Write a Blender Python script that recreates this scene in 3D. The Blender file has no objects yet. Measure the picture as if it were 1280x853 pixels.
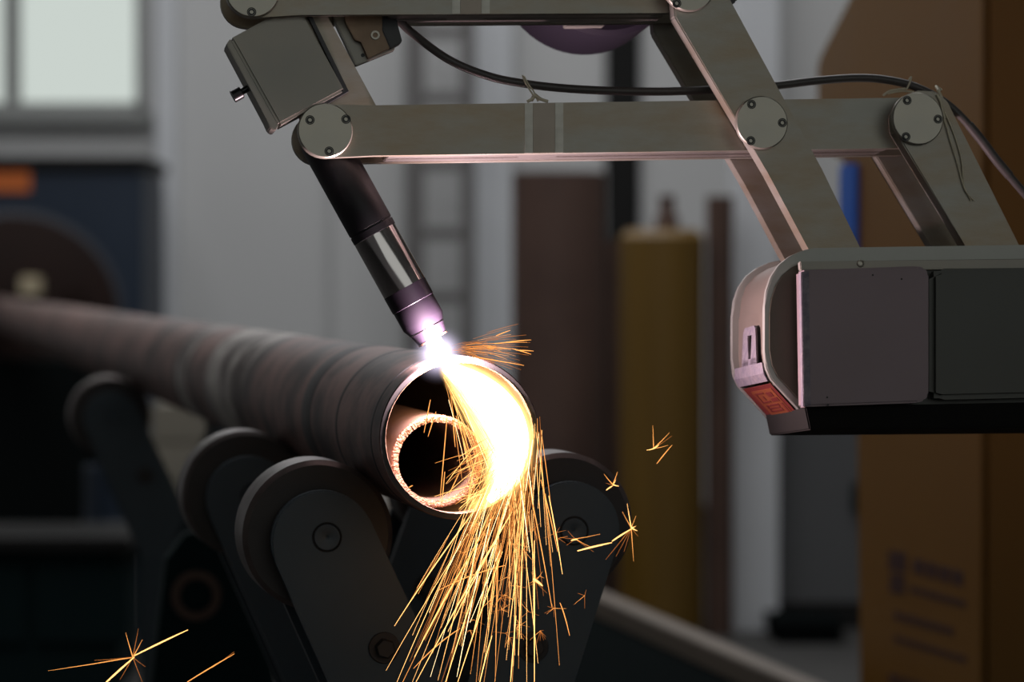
import bpy, bmesh, math, random
from mathutils import Vector, Matrix
random.seed(7)
scene = bpy.context.scene
C = scene.collection
PI = math.pi

# ------------------------------------------------------------------ camera
F = 3630.0                      # focal length in pixels of the 1280 x 853 frame
H = 1.35                        # eye height above the floor
PITCH = math.atan(75.5 / F)
cam_d = bpy.data.cameras.new('camera')
cam = bpy.data.objects.new('camera', cam_d)
C.objects.link(cam)
cam.location = (0, 0, H)
cam.rotation_euler = (PI / 2 - PITCH, 0, 0)
cam_d.sensor_width = 36
cam_d.lens = F * 36 / 1280
cam_d.clip_start = 0.05
cam_d.clip_end = 200
cam_d.dof.use_dof = True
cam_d.dof.focus_distance = 3.24
cam_d.dof.aperture_fstop = 3.6
scene.camera = cam

# ------------------------------------------------------------------ world, lights, exposure
world = bpy.data.worlds.new('overcast')
scene.world = world
world.use_nodes = True
bg = world.node_tree.nodes['Background']
bg.inputs[0].default_value = (0.91, 0.95, 0.91, 1)
bg.inputs[1].default_value = 0.72
sk = bpy.data.lights.new('skylight', 'AREA')
sk.shape = 'RECTANGLE'; sk.size = 6; sk.size_y = 11
sk.energy = 450
sk.color = (0.98, 0.98, 1.0)
sko = bpy.data.objects.new('skylight', sk); C.objects.link(sko)
sko.location = (-0.5, 10.5, 5.85)
vs = scene.view_settings
vs.view_transform = 'Standard'; vs.look = 'None'; vs.gamma = 1; vs.exposure = 0.0
vs.use_curve_mapping = False
scene.cycles.use_denoising = True
scene.cycles.sample_clamp_indirect = 6
scene.cycles.max_bounces = 6

# ------------------------------------------------------------------ pixel helpers
FWD = Vector((0, math.cos(PITCH), -math.sin(PITCH)))
UPV = Vector((0, math.sin(PITCH), math.cos(PITCH)))
CAM = Vector((0, 0, H))
def ray(px, py):
    return FWD + Vector(((px - 640) / F, 0, 0)) + UPV * ((426.5 - py) / F)
def W(px, py, Y):
    r = ray(px, py)
    return CAM + r * (Y / r.y)
class Frame:
    """a plane standing at O whose depth axis runs towards the vanishing point vp"""
    def __init__(self, O, vp):
        self.O = O
        self.d = ray(*vp).normalized()
        self.x = Vector((0, 0, 1)).cross(self.d).normalized() * -1
        self.z = self.x.cross(self.d)
        if self.z.z < 0: self.z = -self.z
    def at(self, px, py, off=0.0):
        r = ray(px, py)
        t = (self.O + self.d * off - CAM).dot(self.d) / r.dot(self.d)
        return CAM + r * t
ARM = Frame(W(406, 164, 3.22), (-24, 685))
PIPE = Frame(W(575, 548, 3.24), (-158, 351))

# ------------------------------------------------------------------ materials
def mat(name, col, rough=0.5, metal=0.0, col2=None, scale=8.0, amount=0.5, bump=0.0, bscale=60.0, stretch=None, spec=0.5, coat=0.0, detail=6):
    m = bpy.data.materials.new(name); m.use_nodes = True
    nt = m.node_tree; b = nt.nodes['Principled BSDF']
    b.inputs['Base Color'].default_value = (*col, 1)
    b.inputs['Roughness'].default_value = rough
    b.inputs['Metallic'].default_value = metal
    b.inputs['Specular IOR Level'].default_value = spec
    b.inputs['Coat Weight'].default_value = coat
    tc = nt.nodes.new('ShaderNodeTexCoord')
    mp = nt.nodes.new('ShaderNodeMapping')
    nt.links.new(tc.outputs['Object'], mp.inputs['Vector'])
    if stretch: mp.inputs['Scale'].default_value = stretch
    if col2:
        n = nt.nodes.new('ShaderNodeTexNoise'); n.inputs['Scale'].default_value = scale; n.inputs['Detail'].default_value = detail
        n.inputs['Roughness'].default_value = 0.62
        nt.links.new(mp.outputs[0], n.inputs['Vector'])
        cr = nt.nodes.new('ShaderNodeValToRGB')
        cr.color_ramp.elements[0].position = 0.5 - 0.3 * (1 - amount) - 0.02; cr.color_ramp.elements[1].position = 0.5 + 0.3 * (1 - amount) + 0.02
        cr.color_ramp.elements[0].color = (*col, 1); cr.color_ramp.elements[1].color = (*col2, 1)
        nt.links.new(n.outputs['Fac'], cr.inputs[0])
        nt.links.new(cr.outputs[0], b.inputs['Base Color'])
        mr = nt.nodes.new('ShaderNodeMapRange')
        mr.inputs['To Min'].default_value = max(0.05, rough - 0.08); mr.inputs['To Max'].default_value = min(1, rough + 0.12)
        nt.links.new(n.outputs['Fac'], mr.inputs[0]); nt.links.new(mr.outputs[0], b.inputs['Roughness'])
    if bump:
        n2 = nt.nodes.new('ShaderNodeTexNoise'); n2.inputs['Scale'].default_value = bscale; n2.inputs['Detail'].default_value = 8
        nt.links.new(mp.outputs[0], n2.inputs['Vector'])
        bp = nt.nodes.new('ShaderNodeBump'); bp.inputs['Strength'].default_value = bump; bp.inputs['Distance'].default_value = 0.004
        nt.links.new(n2.outputs['Fac'], bp.inputs['Height']); nt.links.new(bp.outputs[0], b.inputs['Normal'])
    return m
def emis(name, col, strength, sample='NONE'):
    m = bpy.data.materials.new(name); m.use_nodes = True
    nt = m.node_tree; nt.nodes.clear()
    e = nt.nodes.new('ShaderNodeEmission'); e.inputs[0].default_value = (*col, 1); e.inputs[1].default_value = strength
    o = nt.nodes.new('ShaderNodeOutputMaterial'); nt.links.new(e.outputs[0], o.inputs['Surface'])
    m.cycles.emission_sampling = sample
    return m
def volglow(name, col, strength, power):
    """glowing gas and light bloom: emission falls off from the centre of the unit ball to its skin"""
    m = bpy.data.materials.new(name); m.use_nodes = True
    nt = m.node_tree; nt.nodes.clear()
    tc = nt.nodes.new('ShaderNodeTexCoord')
    ln = nt.nodes.new('ShaderNodeVectorMath'); ln.operation = 'LENGTH'
    nt.links.new(tc.outputs['Object'], ln.inputs[0])
    s = nt.nodes.new('ShaderNodeMath'); s.operation = 'SUBTRACT'; s.inputs[0].default_value = 1.0; s.use_clamp = True
    nt.links.new(ln.outputs['Value'], s.inputs[1])
    p = nt.nodes.new('ShaderNodeMath'); p.operation = 'POWER'; p.inputs[1].default_value = power
    nt.links.new(s.outputs[0], p.inputs[0])
    q = nt.nodes.new('ShaderNodeMath'); q.operation = 'MULTIPLY'; q.inputs[1].default_value = strength
    nt.links.new(p.outputs[0], q.inputs[0])
    e = nt.nodes.new('ShaderNodeEmission'); e.inputs[0].default_value = (*col, 1)
    nt.links.new(q.outputs[0], e.inputs[1])
    o = nt.nodes.new('ShaderNodeOutputMaterial'); nt.links.new(e.outputs[0], o.inputs['Volume'])
    return m
M = {}
M['steel'] = mat('brushed_steel', (0.225, 0.180, 0.128), 0.40, 0.75, (0.275, 0.268, 0.238), 6, 0.6, 0.05, 220, (1, 1, 3))
M['steel_cap'] = mat('cap_steel', (0.30, 0.275, 0.225), 0.36, 0.75, (0.34, 0.325, 0.285), 20, 0.2)
M['steel_dark'] = mat('dull_steel', (0.24, 0.215, 0.18), 0.45, 0.7, (0.25, 0.245, 0.22), 10, 0.2)
M['polished'] = mat('polished_edge_steel', (0.55, 0.50, 0.47), 0.28, 0.9, (0.42, 0.37, 0.34), 30, 0.3)
M['band'] = mat('heat_tinted_steel', (0.25, 0.215, 0.18), 0.42, 0.7, (0.28, 0.24, 0.20), 30, 0.2)
M['band_light'] = mat('ground_weld_steel', (0.37, 0.355, 0.32), 0.4, 0.75, (0.31, 0.30, 0.265), 80, 0.3)
M['bronze'] = mat('bronze_plate', (0.25, 0.175, 0.115), 0.5, 0.55, (0.19, 0.13, 0.09), 40, 0.3)
M['black'] = mat('black_plastic', (0.012, 0.012, 0.014), 0.45)
M['screw'] = mat('black_oxide_screw', (0.014, 0.014, 0.014), 0.35, 0.6)
M['hole'] = mat('socket_dark', (0.004, 0.004, 0.004), 0.9)
M['torch_black'] = mat('torch_black', (0.009, 0.008, 0.011), 0.5, 0.0, (0.013, 0.012, 0.015), 30, 0.3, spec=0.3)
M['torch_cap'] = mat('torch_cap_dark', (0.010, 0.007, 0.012), 0.33, 0.2)
M['chrome'] = mat('torch_sleeve_chrome', (0.50, 0.47, 0.46), 0.13, 1.0)
M['copper'] = mat('nozzle_copper', (0.45, 0.25, 0.18), 0.35, 0.9)
M['rubber'] = mat('cable_rubber', (0.055, 0.048, 0.045), 0.45)
M['tie'] = mat('waxed_string', (0.60, 0.54, 0.40), 0.7)
M['pipe'] = mat('rusty_mill_scale', (0.026, 0.012, 0.010), 0.55, 0.15, (0.185, 0.105, 0.090), 7, 0.75, 0.12, 40)
M['pipe_face'] = mat('cut_pipe_face', (0.028, 0.025, 0.026), 0.6, 0.3, (0.045, 0.04, 0.04), 60, 0.2)
M['bore'] = mat('pipe_bore', (0.13, 0.085, 0.07), 0.55, 0.2, (0.2, 0.13, 0.1), 25, 0.2, 0.1, 90)
M['ring'] = mat('rough_cut_steel', (0.30, 0.145, 0.085), 0.55, 0.2, (0.15, 0.07, 0.045), 160, 0.4, 0.8, 400)
M['slag'] = mat('slag_edge', (0.20, 0.13, 0.10), 0.5, 0.3, (0.07, 0.045, 0.035), 300, 0.5)
M['pale_band'] = mat('worn_pale_band', (0.05, 0.032, 0.028), 0.55, 0.2, (0.36, 0.33, 0.30), 6, 0.8)
M['stand'] = mat('stand_slate_paint', (0.022, 0.035, 0.046), 0.45, 0.1, (0.032, 0.046, 0.057), 12, 0.2, 0.05, 90)
M['roller'] = mat('roller_dark_steel', (0.022, 0.019, 0.018), 0.45, 0.5, (0.035, 0.03, 0.028), 20, 0.2)
M['roller_tread'] = mat('roller_worn_tread', (0.11, 0.09, 0.085), 0.42, 0.5, (0.06, 0.048, 0.045), 30, 0.3)
M['house'] = mat('housing_steel', (0.24, 0.24, 0.22), 0.42, 0.7, (0.31, 0.31, 0.285), 9, 0.2)
M['house_end'] = mat('housing_end_brown_steel', (0.10, 0.080, 0.066), 0.5, 0.5, (0.13, 0.105, 0.088), 20, 0.2)
M['nose'] = mat('nose_olive_shade', (0.065, 0.056, 0.040), 0.5, 0.3, (0.085, 0.075, 0.055), 12, 0.2)
M['cover_green'] = mat('cover_olive_paint', (0.050, 0.053, 0.046), 0.42, 0.2, (0.060, 0.058, 0.048), 6, 0.2)
M['cover_mauve'] = mat('cover_mauve_paint', (0.17, 0.125, 0.14), 0.42, 0.3, (0.185, 0.14, 0.15), 8, 0.2)
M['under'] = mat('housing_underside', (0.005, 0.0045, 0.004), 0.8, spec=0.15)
M['zinc'] = mat('zinc_bracket', (0.22, 0.19, 0.21), 0.5, 0.6, (0.13, 0.115, 0.15), 120, 0.4, 0.3, 300)
M['sticker_red'] = mat('sticker_red', (0.06, 0.005, 0.004), 0.5)
M['sticker_orange'] = mat('sticker_orange', (0.09, 0.020, 0.005), 0.5)
M['paint_orange'] = mat('column_orange_paint', (0.175, 0.075, 0.009), 0.4, 0.0, (0.195, 0.088, 0.012), 1.6, 0.2, spec=0.3)
M['print'] = mat('dark_red_print', (0.045, 0.012, 0.01), 0.6)
M['wall'] = mat('painted_wall', (0.50, 0.505, 0.50), 0.8, 0, (0.53, 0.535, 0.53), 0.7, 0.1)
M['wall_dull'] = mat('partition_dark_grey', (0.085, 0.087, 0.09), 0.8, 0, (0.10, 0.102, 0.105), 0.7, 0.1)
M['wall_white'] = mat('white_pillar_paint', (0.62, 0.64, 0.66), 0.7, 0, (0.57, 0.59, 0.61), 2, 0.2)
M['floor'] = mat('concrete_floor', (0.035, 0.035, 0.034), 0.7, 0, (0.06, 0.058, 0.055), 1.5, 0.2, spec=0.15)
M['ceil'] = mat('ceiling_sheet', (0.30, 0.30, 0.30), 0.8)
M['frame'] = mat('window_frame_grey', (0.26, 0.27, 0.26), 0.6)
M['blue'] = mat('machine_blue_paint', (0.006, 0.016, 0.034), 0.5, 0, (0.008, 0.019, 0.038), 2, 0.2)
M['bluebright'] = mat('blue_enamel', (0.015, 0.12, 0.55), 0.45)
M['grey_top'] = mat('dark_grey_panel', (0.013, 0.013, 0.0125), 0.8, spec=0.15)
M['orange_label'] = mat('orange_label', (0.55, 0.13, 0.02), 0.6)
M['chuck'] = mat('chuck_brown_iron', (0.012, 0.006, 0.0045), 0.7, 0.0, (0.018, 0.009, 0.007), 4, 0.2, spec=0.15)
M['chuck_rim'] = mat('chuck_rim_grey', (0.03, 0.035, 0.045), 0.5, 0.2)
M['cream'] = mat('cream_plastic', (0.42, 0.36, 0.24), 0.6)
M['rust_dark'] = mat('dark_rust', (0.055, 0.030, 0.022), 0.65, 0.1, (0.10, 0.055, 0.038), 2.5, 0.2)
M['rust_brown'] = mat('brown_rust', (0.06, 0.032, 0.024), 0.65, 0.05, (0.10, 0.056, 0.04), 3, 0.2)
M['yellow'] = mat('yellow_drum_paint', (0.105, 0.055, 0.004), 0.5, 0, (0.15, 0.080, 0.006), 1.2, 0.2, 0, 60, (6, 6, 0.6))
M['rack'] = mat('ladder_grey', (0.12, 0.115, 0.112), 0.6)
M['rail'] = mat('rail_tan_steel', (0.13, 0.10, 0.075), 0.5, 0.2, (0.10, 0.08, 0.06), 3, 0.2)
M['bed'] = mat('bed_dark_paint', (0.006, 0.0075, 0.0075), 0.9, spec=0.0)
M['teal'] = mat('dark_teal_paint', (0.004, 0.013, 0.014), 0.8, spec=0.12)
M['crate'] = mat('pale_crate_wood', (0.22, 0.20, 0.16), 0.8, 0, (0.18, 0.165, 0.13), 3, 0.2)
M['violet'] = mat('violet_motor_shell', (0.006, 0.004, 0.009), 0.8, 0.0, spec=0.2)
M['glass'] = mat('frosted_glass', (0.9, 0.95, 0.93), 0.35)
_b = M['glass'].node_tree.nodes['Principled BSDF']; _b.inputs['Transmission Weight'].default_value = 1.0; _b.inputs['IOR'].default_value = 1.02
M['spark_white'] = emis('spark_white_hot', (1.0, 0.72, 0.36), 4)
M['spark_yellow'] = emis('spark_yellow', (1.0, 0.50, 0.15), 3.0)
M['spark_orange'] = emis('spark_orange', (1.0, 0.38, 0.09), 1.7)
M['spark_dim'] = emis('spark_dim', (0.9, 0.28, 0.06), 0.8)
M['molten'] = emis('molten_stream', (1.0, 0.66, 0.28), 8, 'FRONT_BACK')
M['arc'] = emis('plasma_white', (0.93, 0.88, 1.0), 40, 'FRONT_BACK')

# ------------------------------------------------------------------ object helpers
LOC = {}
def tag(o, label=None, cat=None, group=None, kind=None):
    if label: o['label'] = label
    if cat: o['category'] = cat
    if group: o['group'] = group
    if kind: o['kind'] = kind
    return o
def thing(name, label, cat, loc, group=None):
    o = bpy.data.objects.new(name, None); C.objects.link(o)
    o.location = loc; o.empty_display_size = 0.05
    LOC[o] = Vector(loc)
    return tag(o, label, cat, group)
def link(name, me, m, parent, shift):
    o = bpy.data.objects.new(name, me); C.objects.link(o)
    o.location = shift; LOC[o] = Vector(shift)
    if parent is not None:
        o.parent = parent
        o.matrix_parent_inverse = Matrix.Translation(-LOC[parent])
    return o
def obj(name, bm, m, parent=None, smooth=False, label=None):
    """one mesh object, its origin at the middle of its box; the geometry is given in world space"""
    if not bm.verts: raise ValueError(name)
    bmesh.ops.recalc_face_normals(bm, faces=bm.faces)
    lo = Vector([min(v.co[i] for v in bm.verts) for i in range(3)]); hi = Vector([max(v.co[i] for v in bm.verts) for i in range(3)])
    c = (lo + hi) / 2
    for v in bm.verts: v.co -= c
    me = bpy.data.meshes.new(name); bm.to_mesh(me); bm.free()
    for mm in (m if isinstance(m, (list, tuple)) else [m]): me.materials.append(M[mm])
    if smooth:
        for p in me.polygons: p.use_smooth = True
        me.set_sharp_from_angle(angle=math.radians(smooth if smooth > 1 else 35))
    o = link(name, me, None, parent, c)
    if label: o['label'] = label
    return o
# shapes --------------------------------------------------
def add_prism(bm, front, back):
    n = len(front)
    a = [bm.verts.new(p) for p in front]; b = [bm.verts.new(p) for p in back]
    bm.faces.new(a); bm.faces.new(b[::-1])
    for i in range(n):
        j = (i + 1) % n
        bm.faces.new((a[j], a[i], b[i], b[j]))
def prism(fr, pts, o0, o1, bevel=0.0, ref=None):
    """outline given by pixels on the frame's plane at depth ref, extruded from o0 to o1 along its depth axis"""
    ref = o0 if ref is None else ref
    base = [fr.at(x, y, ref) for x, y in pts]
    bm = bmesh.new()
    add_prism(bm, [p + fr.d * (o0 - ref) for p in base], [p + fr.d * (o1 - ref) for p in base])
    if bevel: bmesh.ops.bevel(bm, geom=list(bm.edges), offset=bevel, segments=2, affect='EDGES', clamp_overlap=True)
    return bm
def box(bm, lo, hi):
    x0, y0, z0 = lo; x1, y1, z1 = hi
    add_prism(bm, [Vector(p) for p in ((x0, y0, z0), (x1, y0, z0), (x1, y0, z1), (x0, y0, z1))], [Vector(p) for p in ((x0, y1, z0), (x1, y1, z0), (x1, y1, z1), (x0, y1, z1))])
    return bm
def bx(lo, hi, bevel=0.0):
    bm = box(bmesh.new(), lo, hi)
    if bevel: bmesh.ops.bevel(bm, geom=list(bm.edges), offset=bevel, segments=2, affect='EDGES')
    return bm
def pxbox(x0, y0, x1, y1, Y, depth, bevel=0.0, ground=False):
    a = W(x0, y1, Y); b = W(x1, y0, Y)
    return bx((a.x, Y, 0.0 if ground else a.z), (b.x, Y + depth, b.z), bevel)
def lathe(O, axis, prof, seg=40, bm=None, closed=False, noise=0.0):
    """prof: (t along axis, radius); radius 0 makes a pole"""
    bm = bm or bmesh.new()
    a = axis.normalized()
    u = a.orthogonal().normalized(); v = a.cross(u)
    rings = []
    for t, r in prof:
        c = O + a * t
        if r <= 1e-7: rings.append([bm.verts.new(c)])
        else: rings.append([bm.verts.new(c + (u * math.cos(2 * PI * k / seg) + v * math.sin(2 * PI * k / seg)) * (r + random.uniform(-noise, noise)) + a * random.uniform(-noise, noise)) for k in range(seg)])
    pairs = list(zip(rings, rings[1:]))
    if closed: pairs.append((rings[-1], rings[0]))
    for p, q in pairs:
        for k in range(seg):
            j = (k + 1) % seg
            if len(p) == 1 and len(q) == 1: continue
            if len(p) == 1: bm.faces.new((p[0], q[j], q[k]))
            elif len(q) == 1: bm.faces.new((p[k], p[j], q[0]))
            else: bm.faces.new((p[k], p[j], q[j], q[k]))
    return bm
def disc(O, axis, r, t, seg=40, ch=0.0):
    return lathe(O, axis, [(0, 0), (0, r - ch), (ch, r), (t, r), (t, 0)], seg)
def smooth_pts(pts, n=8):
    out = []
    for i in range(len(pts) - 1):
        p0 = pts[max(i - 1, 0)]; p1 = pts[i]; p2 = pts[i + 1]; p3 = pts[min(i + 2, len(pts) - 1)]
        for k in range(n):
            t = k / n
            out.append(0.5 * ((2 * p1) + (p2 - p0) * t + (2 * p0 - 5 * p1 + 4 * p2 - p3) * t * t + (3 * p1 - p0 - 3 * p2 + p3) * t ** 3))
    out.append(pts[-1])
    return out
def tube(pts, r, seg=8, bm=None, mi=0):
    """r: a number or one radius for each point"""
    bm = bm or bmesh.new()
    n = len(pts); rings = []
    for i, p in enumerate(pts):
        t = (pts[min(i + 1, n - 1)] - pts[max(i - 1, 0)])
        t = t.normalized() if t.length > 1e-9 else Vector((0, 0, 1))
        ref = Vector((0, 1, 0)) if abs(t.y) < 0.9 else Vector((1, 0, 0))
        u = t.cross(ref).normalized(); v = t.cross(u)
        rr = r[i] if isinstance(r, (list, tuple)) else r
        rings.append([bm.verts.new(p + (u * math.cos(2 * PI * k / seg) + v * math.sin(2 * PI * k / seg)) * rr) for k in range(seg)])
    for a, b in zip(rings, rings[1:]):
        for k in range(seg):
            f = bm.faces.new((a[k], a[(k + 1) % seg], b[(k + 1) % seg], b[k])); f.material_index = mi
    f = bm.faces.new(rings[0][::-1]); f.material_index = mi
    f = bm.faces.new(rings[-1]); f.material_index = mi
    return bm
def arc_pts(cx, cy, r, a0, a1, n=14):
    """pixel points; angles in degrees, 0 = right, 90 = up"""
    return [(cx + r * math.cos(math.radians(a0 + (a1 - a0) * k / n)), cy - r * math.sin(math.radians(a0 + (a1 - a0) * k / n))) for k in range(n + 1)]
def capsule(x0, y0, r0, x1, y1, r1, n=14):
    a = math.degrees(math.atan2(-(y1 - y0), x1 - x0))
    return arc_pts(x0, y0, r0, a + 90, a + 270, n) + arc_pts(x1, y1, r1, a - 90, a + 90, n)
def copy_tree(o, shift):
    """a copy of a thing with its parts and sub-parts, moved by shift"""
    def rec(src, parent):
        c = src.copy(); C.objects.link(c)
        c.parent = parent
        c.matrix_parent_inverse = src.matrix_parent_inverse.copy()
        for ch in list(src.children): rec(ch, c)
        return c
    kids = list(o.children)
    r = o.copy(); C.objects.link(r)
    r.location = Vector(o.location) + shift
    for ch in kids: rec(ch, r)
    return r

# ================================================================== the hall
tag(obj('floor', bx((-7, -3, -0.1), (7, 17.6, 0)), 'floor'), 'grey concrete floor of the workshop hall', None, None, 'structure')
tag(obj('ceiling', bx((-7, -3, 6.0), (7, 17.6, 6.1)), 'ceil'), 'pale sheet ceiling of the hall', None, None, 'structure')
tag(obj('wall_left', bx((-7.1, -3, 0), (-7, 17.6, 6)), 'wall'), 'painted wall on the left side of the hall', None, None, 'structure')
tag(obj('wall_right', bx((7, -3, 0), (7.1, 17.6, 6)), 'wall'), 'painted wall on the right side of the hall', None, None, 'structure')
bm = bmesh.new()
box(bm, (-7, -3.1, 0), (-1.5, -3, 6)); box(bm, (6.2, -3.1, 0), (7, -3, 6)); box(bm, (-1.5, -3.1, 0), (6.2, -3, 1.7)); box(bm, (-1.5, -3.1, 4.9), (6.2, -3, 6))
tag(obj('wall_front', bm, 'wall'), 'painted wall behind the viewer with a wide opening added for front fill', None, None, 'structure')  # unseen opening, added to let fill light onto the arm and housing
YB = 17.5
w0 = W(-330, 140, YB); w1 = W(180, -260, YB)
bm = bmesh.new()
box(bm, (-7, YB, 0), (w0.x, YB + 0.25, 6)); box(bm, (w1.x, YB, 0), (7, YB + 0.25, 6))
box(bm, (w0.x, YB, 0), (w1.x, YB + 0.25, w0.z)); box(bm, (w0.x, YB, w1.z), (w1.x, YB + 0.25, 6))
tag(obj('wall_back', bm, 'wall'), 'light grey painted wall at the back of the hall', None, None, 'structure')
win = thing('window_1', 'bright tall window with grey frame in the back wall', None, (w0.x, YB, w0.z)); win['kind'] = 'structure'
bm = bmesh.new(); t = 0.055
box(bm, (w0.x, YB - 0.02, w0.z), (w1.x, YB + 0.1, w0.z + t)); box(bm, (w0.x, YB - 0.02, w1.z - t), (w1.x, YB + 0.1, w1.z))
box(bm, (w0.x, YB - 0.02, w0.z), (w0.x + t, YB + 0.1, w1.z)); box(bm, (w1.x - t, YB - 0.02, w0.z), (w1.x, YB + 0.1, w1.z))
obj('window_frame', bm, 'frame', win)
for xm in (14, -160):
    c = W(xm, 0, YB).x
    obj('mullion', bx((c - 0.045, YB - 0.01, w0.z), (c + 0.045, YB + 0.09, w1.z)), 'frame', win)
for xa, xb in ((-330, -160), (-160, 14), (14, 180)):
    obj('pane', bx((W(xa, 0, YB).x, YB + 0.04, w0.z), (W(xb, 0, YB).x, YB + 0.046, w1.z)), 'glass', win)
obj('window_sill', bx((w0.x - 0.05, YB - 0.12, w0.z - 0.07), (w1.x + 0.05, YB, w0.z)), 'frame', win)
for k, (xa, xb, m, d) in enumerate(((197, 222, 'wall_white', 0.10), (418, 505, 'wall', 0.12), (594, 640, 'wall_white', 0.16), (757, 800, 'grey_top', 0.05))):
    tag(obj('trim_%d' % (k + 1), bx((W(xa, 0, YB).x, YB - d, 0), (W(xb, 0, YB).x, YB, 6)), m), ('narrow white pilaster beside the window', 'wide pale pilaster left of the ladder', 'white pilaster between ladder and wide brown pipe', 'dark vertical strip on the back wall above the yellow cylinder')[k], None, None, 'structure')
# nearer partition wall on the right with its white corner post
YP = 11.3
tag(obj('wall_partition', bx((W(968, 0, YP).x, YP, 0), (7, YP + 0.2, 6)), 'wall'), 'grey partition wall beside the orange column', None, None, 'structure')
tag(obj('trim_5', bx((W(916, 0, YP).x, YP - 0.14, 0), (W(970, 0, YP).x, YP + 0.2, 6)), 'wall_white'), 'white corner post of the partition wall', None, None, 'structure')
zb = W(0, 797, YP).z
tag(obj('trim_6', bx((W(971, 0, YP).x, YP - 0.025, 0), (7, YP, W(0, 440, YP).z), 0.004), 'wall_dull'), 'dark grey lower part of the partition wall', None, None, 'structure')  # thin sheet, darker than the wall above it
tag(obj('baseboard_right', bx((W(972, 0, YP).x, YP - 0.06, 0), (6.9, YP, max(zb, 0.05) + 0.05)), 'grey_top'), 'dark skirting along the partition wall', None, None, 'structure')

# ================================================================== background things
def lathe_up(name, label, cat, x0, x1, ytop, Y, m, hollow=True, group=None, rings=()):
    """a round thing standing on the floor: pixel edges x0, x1 and top, at distance Y"""
    a = W(x0, ytop, Y); b = W(x1, ytop, Y); r = (b.x - a.x) / 2
    base = Vector(((a.x + b.x) / 2, Y + r, 0)); h = a.z
    t = thing(name, label, cat, base, group)
    if hollow: prof = [(0, r), (h, r), (h, r * 0.88), (0.02, r * 0.88), (0.02, 0)]
    else: prof = [(0, 0), (0, r), (h - 0.03, r), (h, r - 0.03), (h, 0)]
    obj('tube_wall' if hollow else 'shell', lathe(base, Vector((0, 0, 1)), prof, 36), m, t, True)
    for z in rings:
        obj('hoop', lathe(base, Vector((0, 0, 1)), [(z - 0.02, r), (z - 0.015, r + 0.012), (z + 0.015, r + 0.012), (z + 0.02, r)], 36, closed=True), m, t, True)
    return t, base, r, h
lathe_up('steel_pipe', 'wide rusty brown pipe standing upright behind the cut pipe', 'pipe', 640, 758, 214, 11.6, 'rust_brown')
t, b, r, h = lathe_up('gas_cylinder', 'tall yellow cylinder standing between two brown upright pipes', 'cylinder', 776, 884, 286, 10.9, 'yellow', False)
obj('valve_neck', lathe(b + Vector((0.02, 0, h)), Vector((0, 0, 1)), [(0, 0), (0, 0.045), (0.05, 0.045), (0.06, 0.03), (0.13, 0.03), (0.13, 0)], 16), 'rust_brown', t, True)
lathe_up('steel_pipe', 'narrow dark brown pipe standing upright beside the white post', 'pipe', 884, 918, 245, 11.0, 'rust_dark')
lathe_up('steel_pipe', 'dark slim pipe standing upright between the wide brown pipe and yellow cylinder', 'pipe', 748, 778, 300, 11.9, 'rust_dark')
# ladder leaning on the back wall
YL = 16.9
lad = thing('ladder', 'grey ladder standing against the back wall behind the torch', 'ladder', (W(550, 0, YL).x, YL, 0))
for xa, xb in ((508, 530), (576, 594)):
    obj('rail', bx((W(xa, 0, YL).x, YL, 0), (W(xb, 0, YL).x, YL + 0.07, W(0, -60, YL).z), 0.006), 'rack', lad)
for yy in (-30, 40, 122, 205, 292, 372, 455, 540):
    a = W(530, yy, YL); b = W(576, yy, YL)
    obj('rung', bx((a.x - 0.02, YL + 0.015, a.z - 0.035), (b.x + 0.02, YL + 0.05, a.z + 0.035), 0.006), 'rack', lad)
# blue headstock with its face plate
YH = 16.1
a = W(-260, 196, YH); b = W(183, 196, YH)
hs = thing('headstock', 'dark blue machine headstock with orange label below the window', 'machine', ((a.x + b.x) / 2, YH, 0))
zt = W(0, 212, YH).z
obj('body', bx((a.x, YH, 0), (b.x - 0.02, YH + 1.0, zt), 0.02), 'blue', hs)
obj('top_cover', bx((a.x - 0.02, YH - 0.04, zt), (b.x, YH + 1.02, a.z), 0.015), 'grey_top', hs)
la = W(-60, 240, YH); lb = W(38, 213, YH)
obj('label_plate', bx((la.x, YH - 0.012, la.z), (lb.x, YH, lb.z), 0.003), 'orange_label', hs, label='orange label plate')
cc = W(20, 398, 15.6); pd = PIPE.d
fp = obj('face_plate', lathe(cc, pd, [(0, 0), (0, 0.53), (0.012, 0.55), (0.012, 0.585), (0.10, 0.59), (0.10, 0)], 64), ['chuck', 'chuck_rim'], hs, True, label='dark brown round face plate')
for p in fp.data.polygons:
    c = p.center + LOC[fp] - cc
    if (c - pd * c.dot(pd)).length > 0.54: p.material_index = 1
jc = W(38, 357, 15.5)
obj('jaw', bx((jc.x - 0.05, 15.44, jc.z - 0.055), (jc.x + 0.05, 15.62, jc.z + 0.05), 0.012), 'cream', fp)
for ang in (20, 140, 260):
    q = cc + Vector((math.cos(math.radians(ang)), 0, math.sin(math.radians(ang)))) * 0.33 - pd * 0.05
    obj('jaw', bx((q.x - 0.05, q.y - 0.03, q.z - 0.05), (q.x + 0.05, q.y + 0.10, q.z + 0.05), 0.01), 'chuck', fp)
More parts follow.
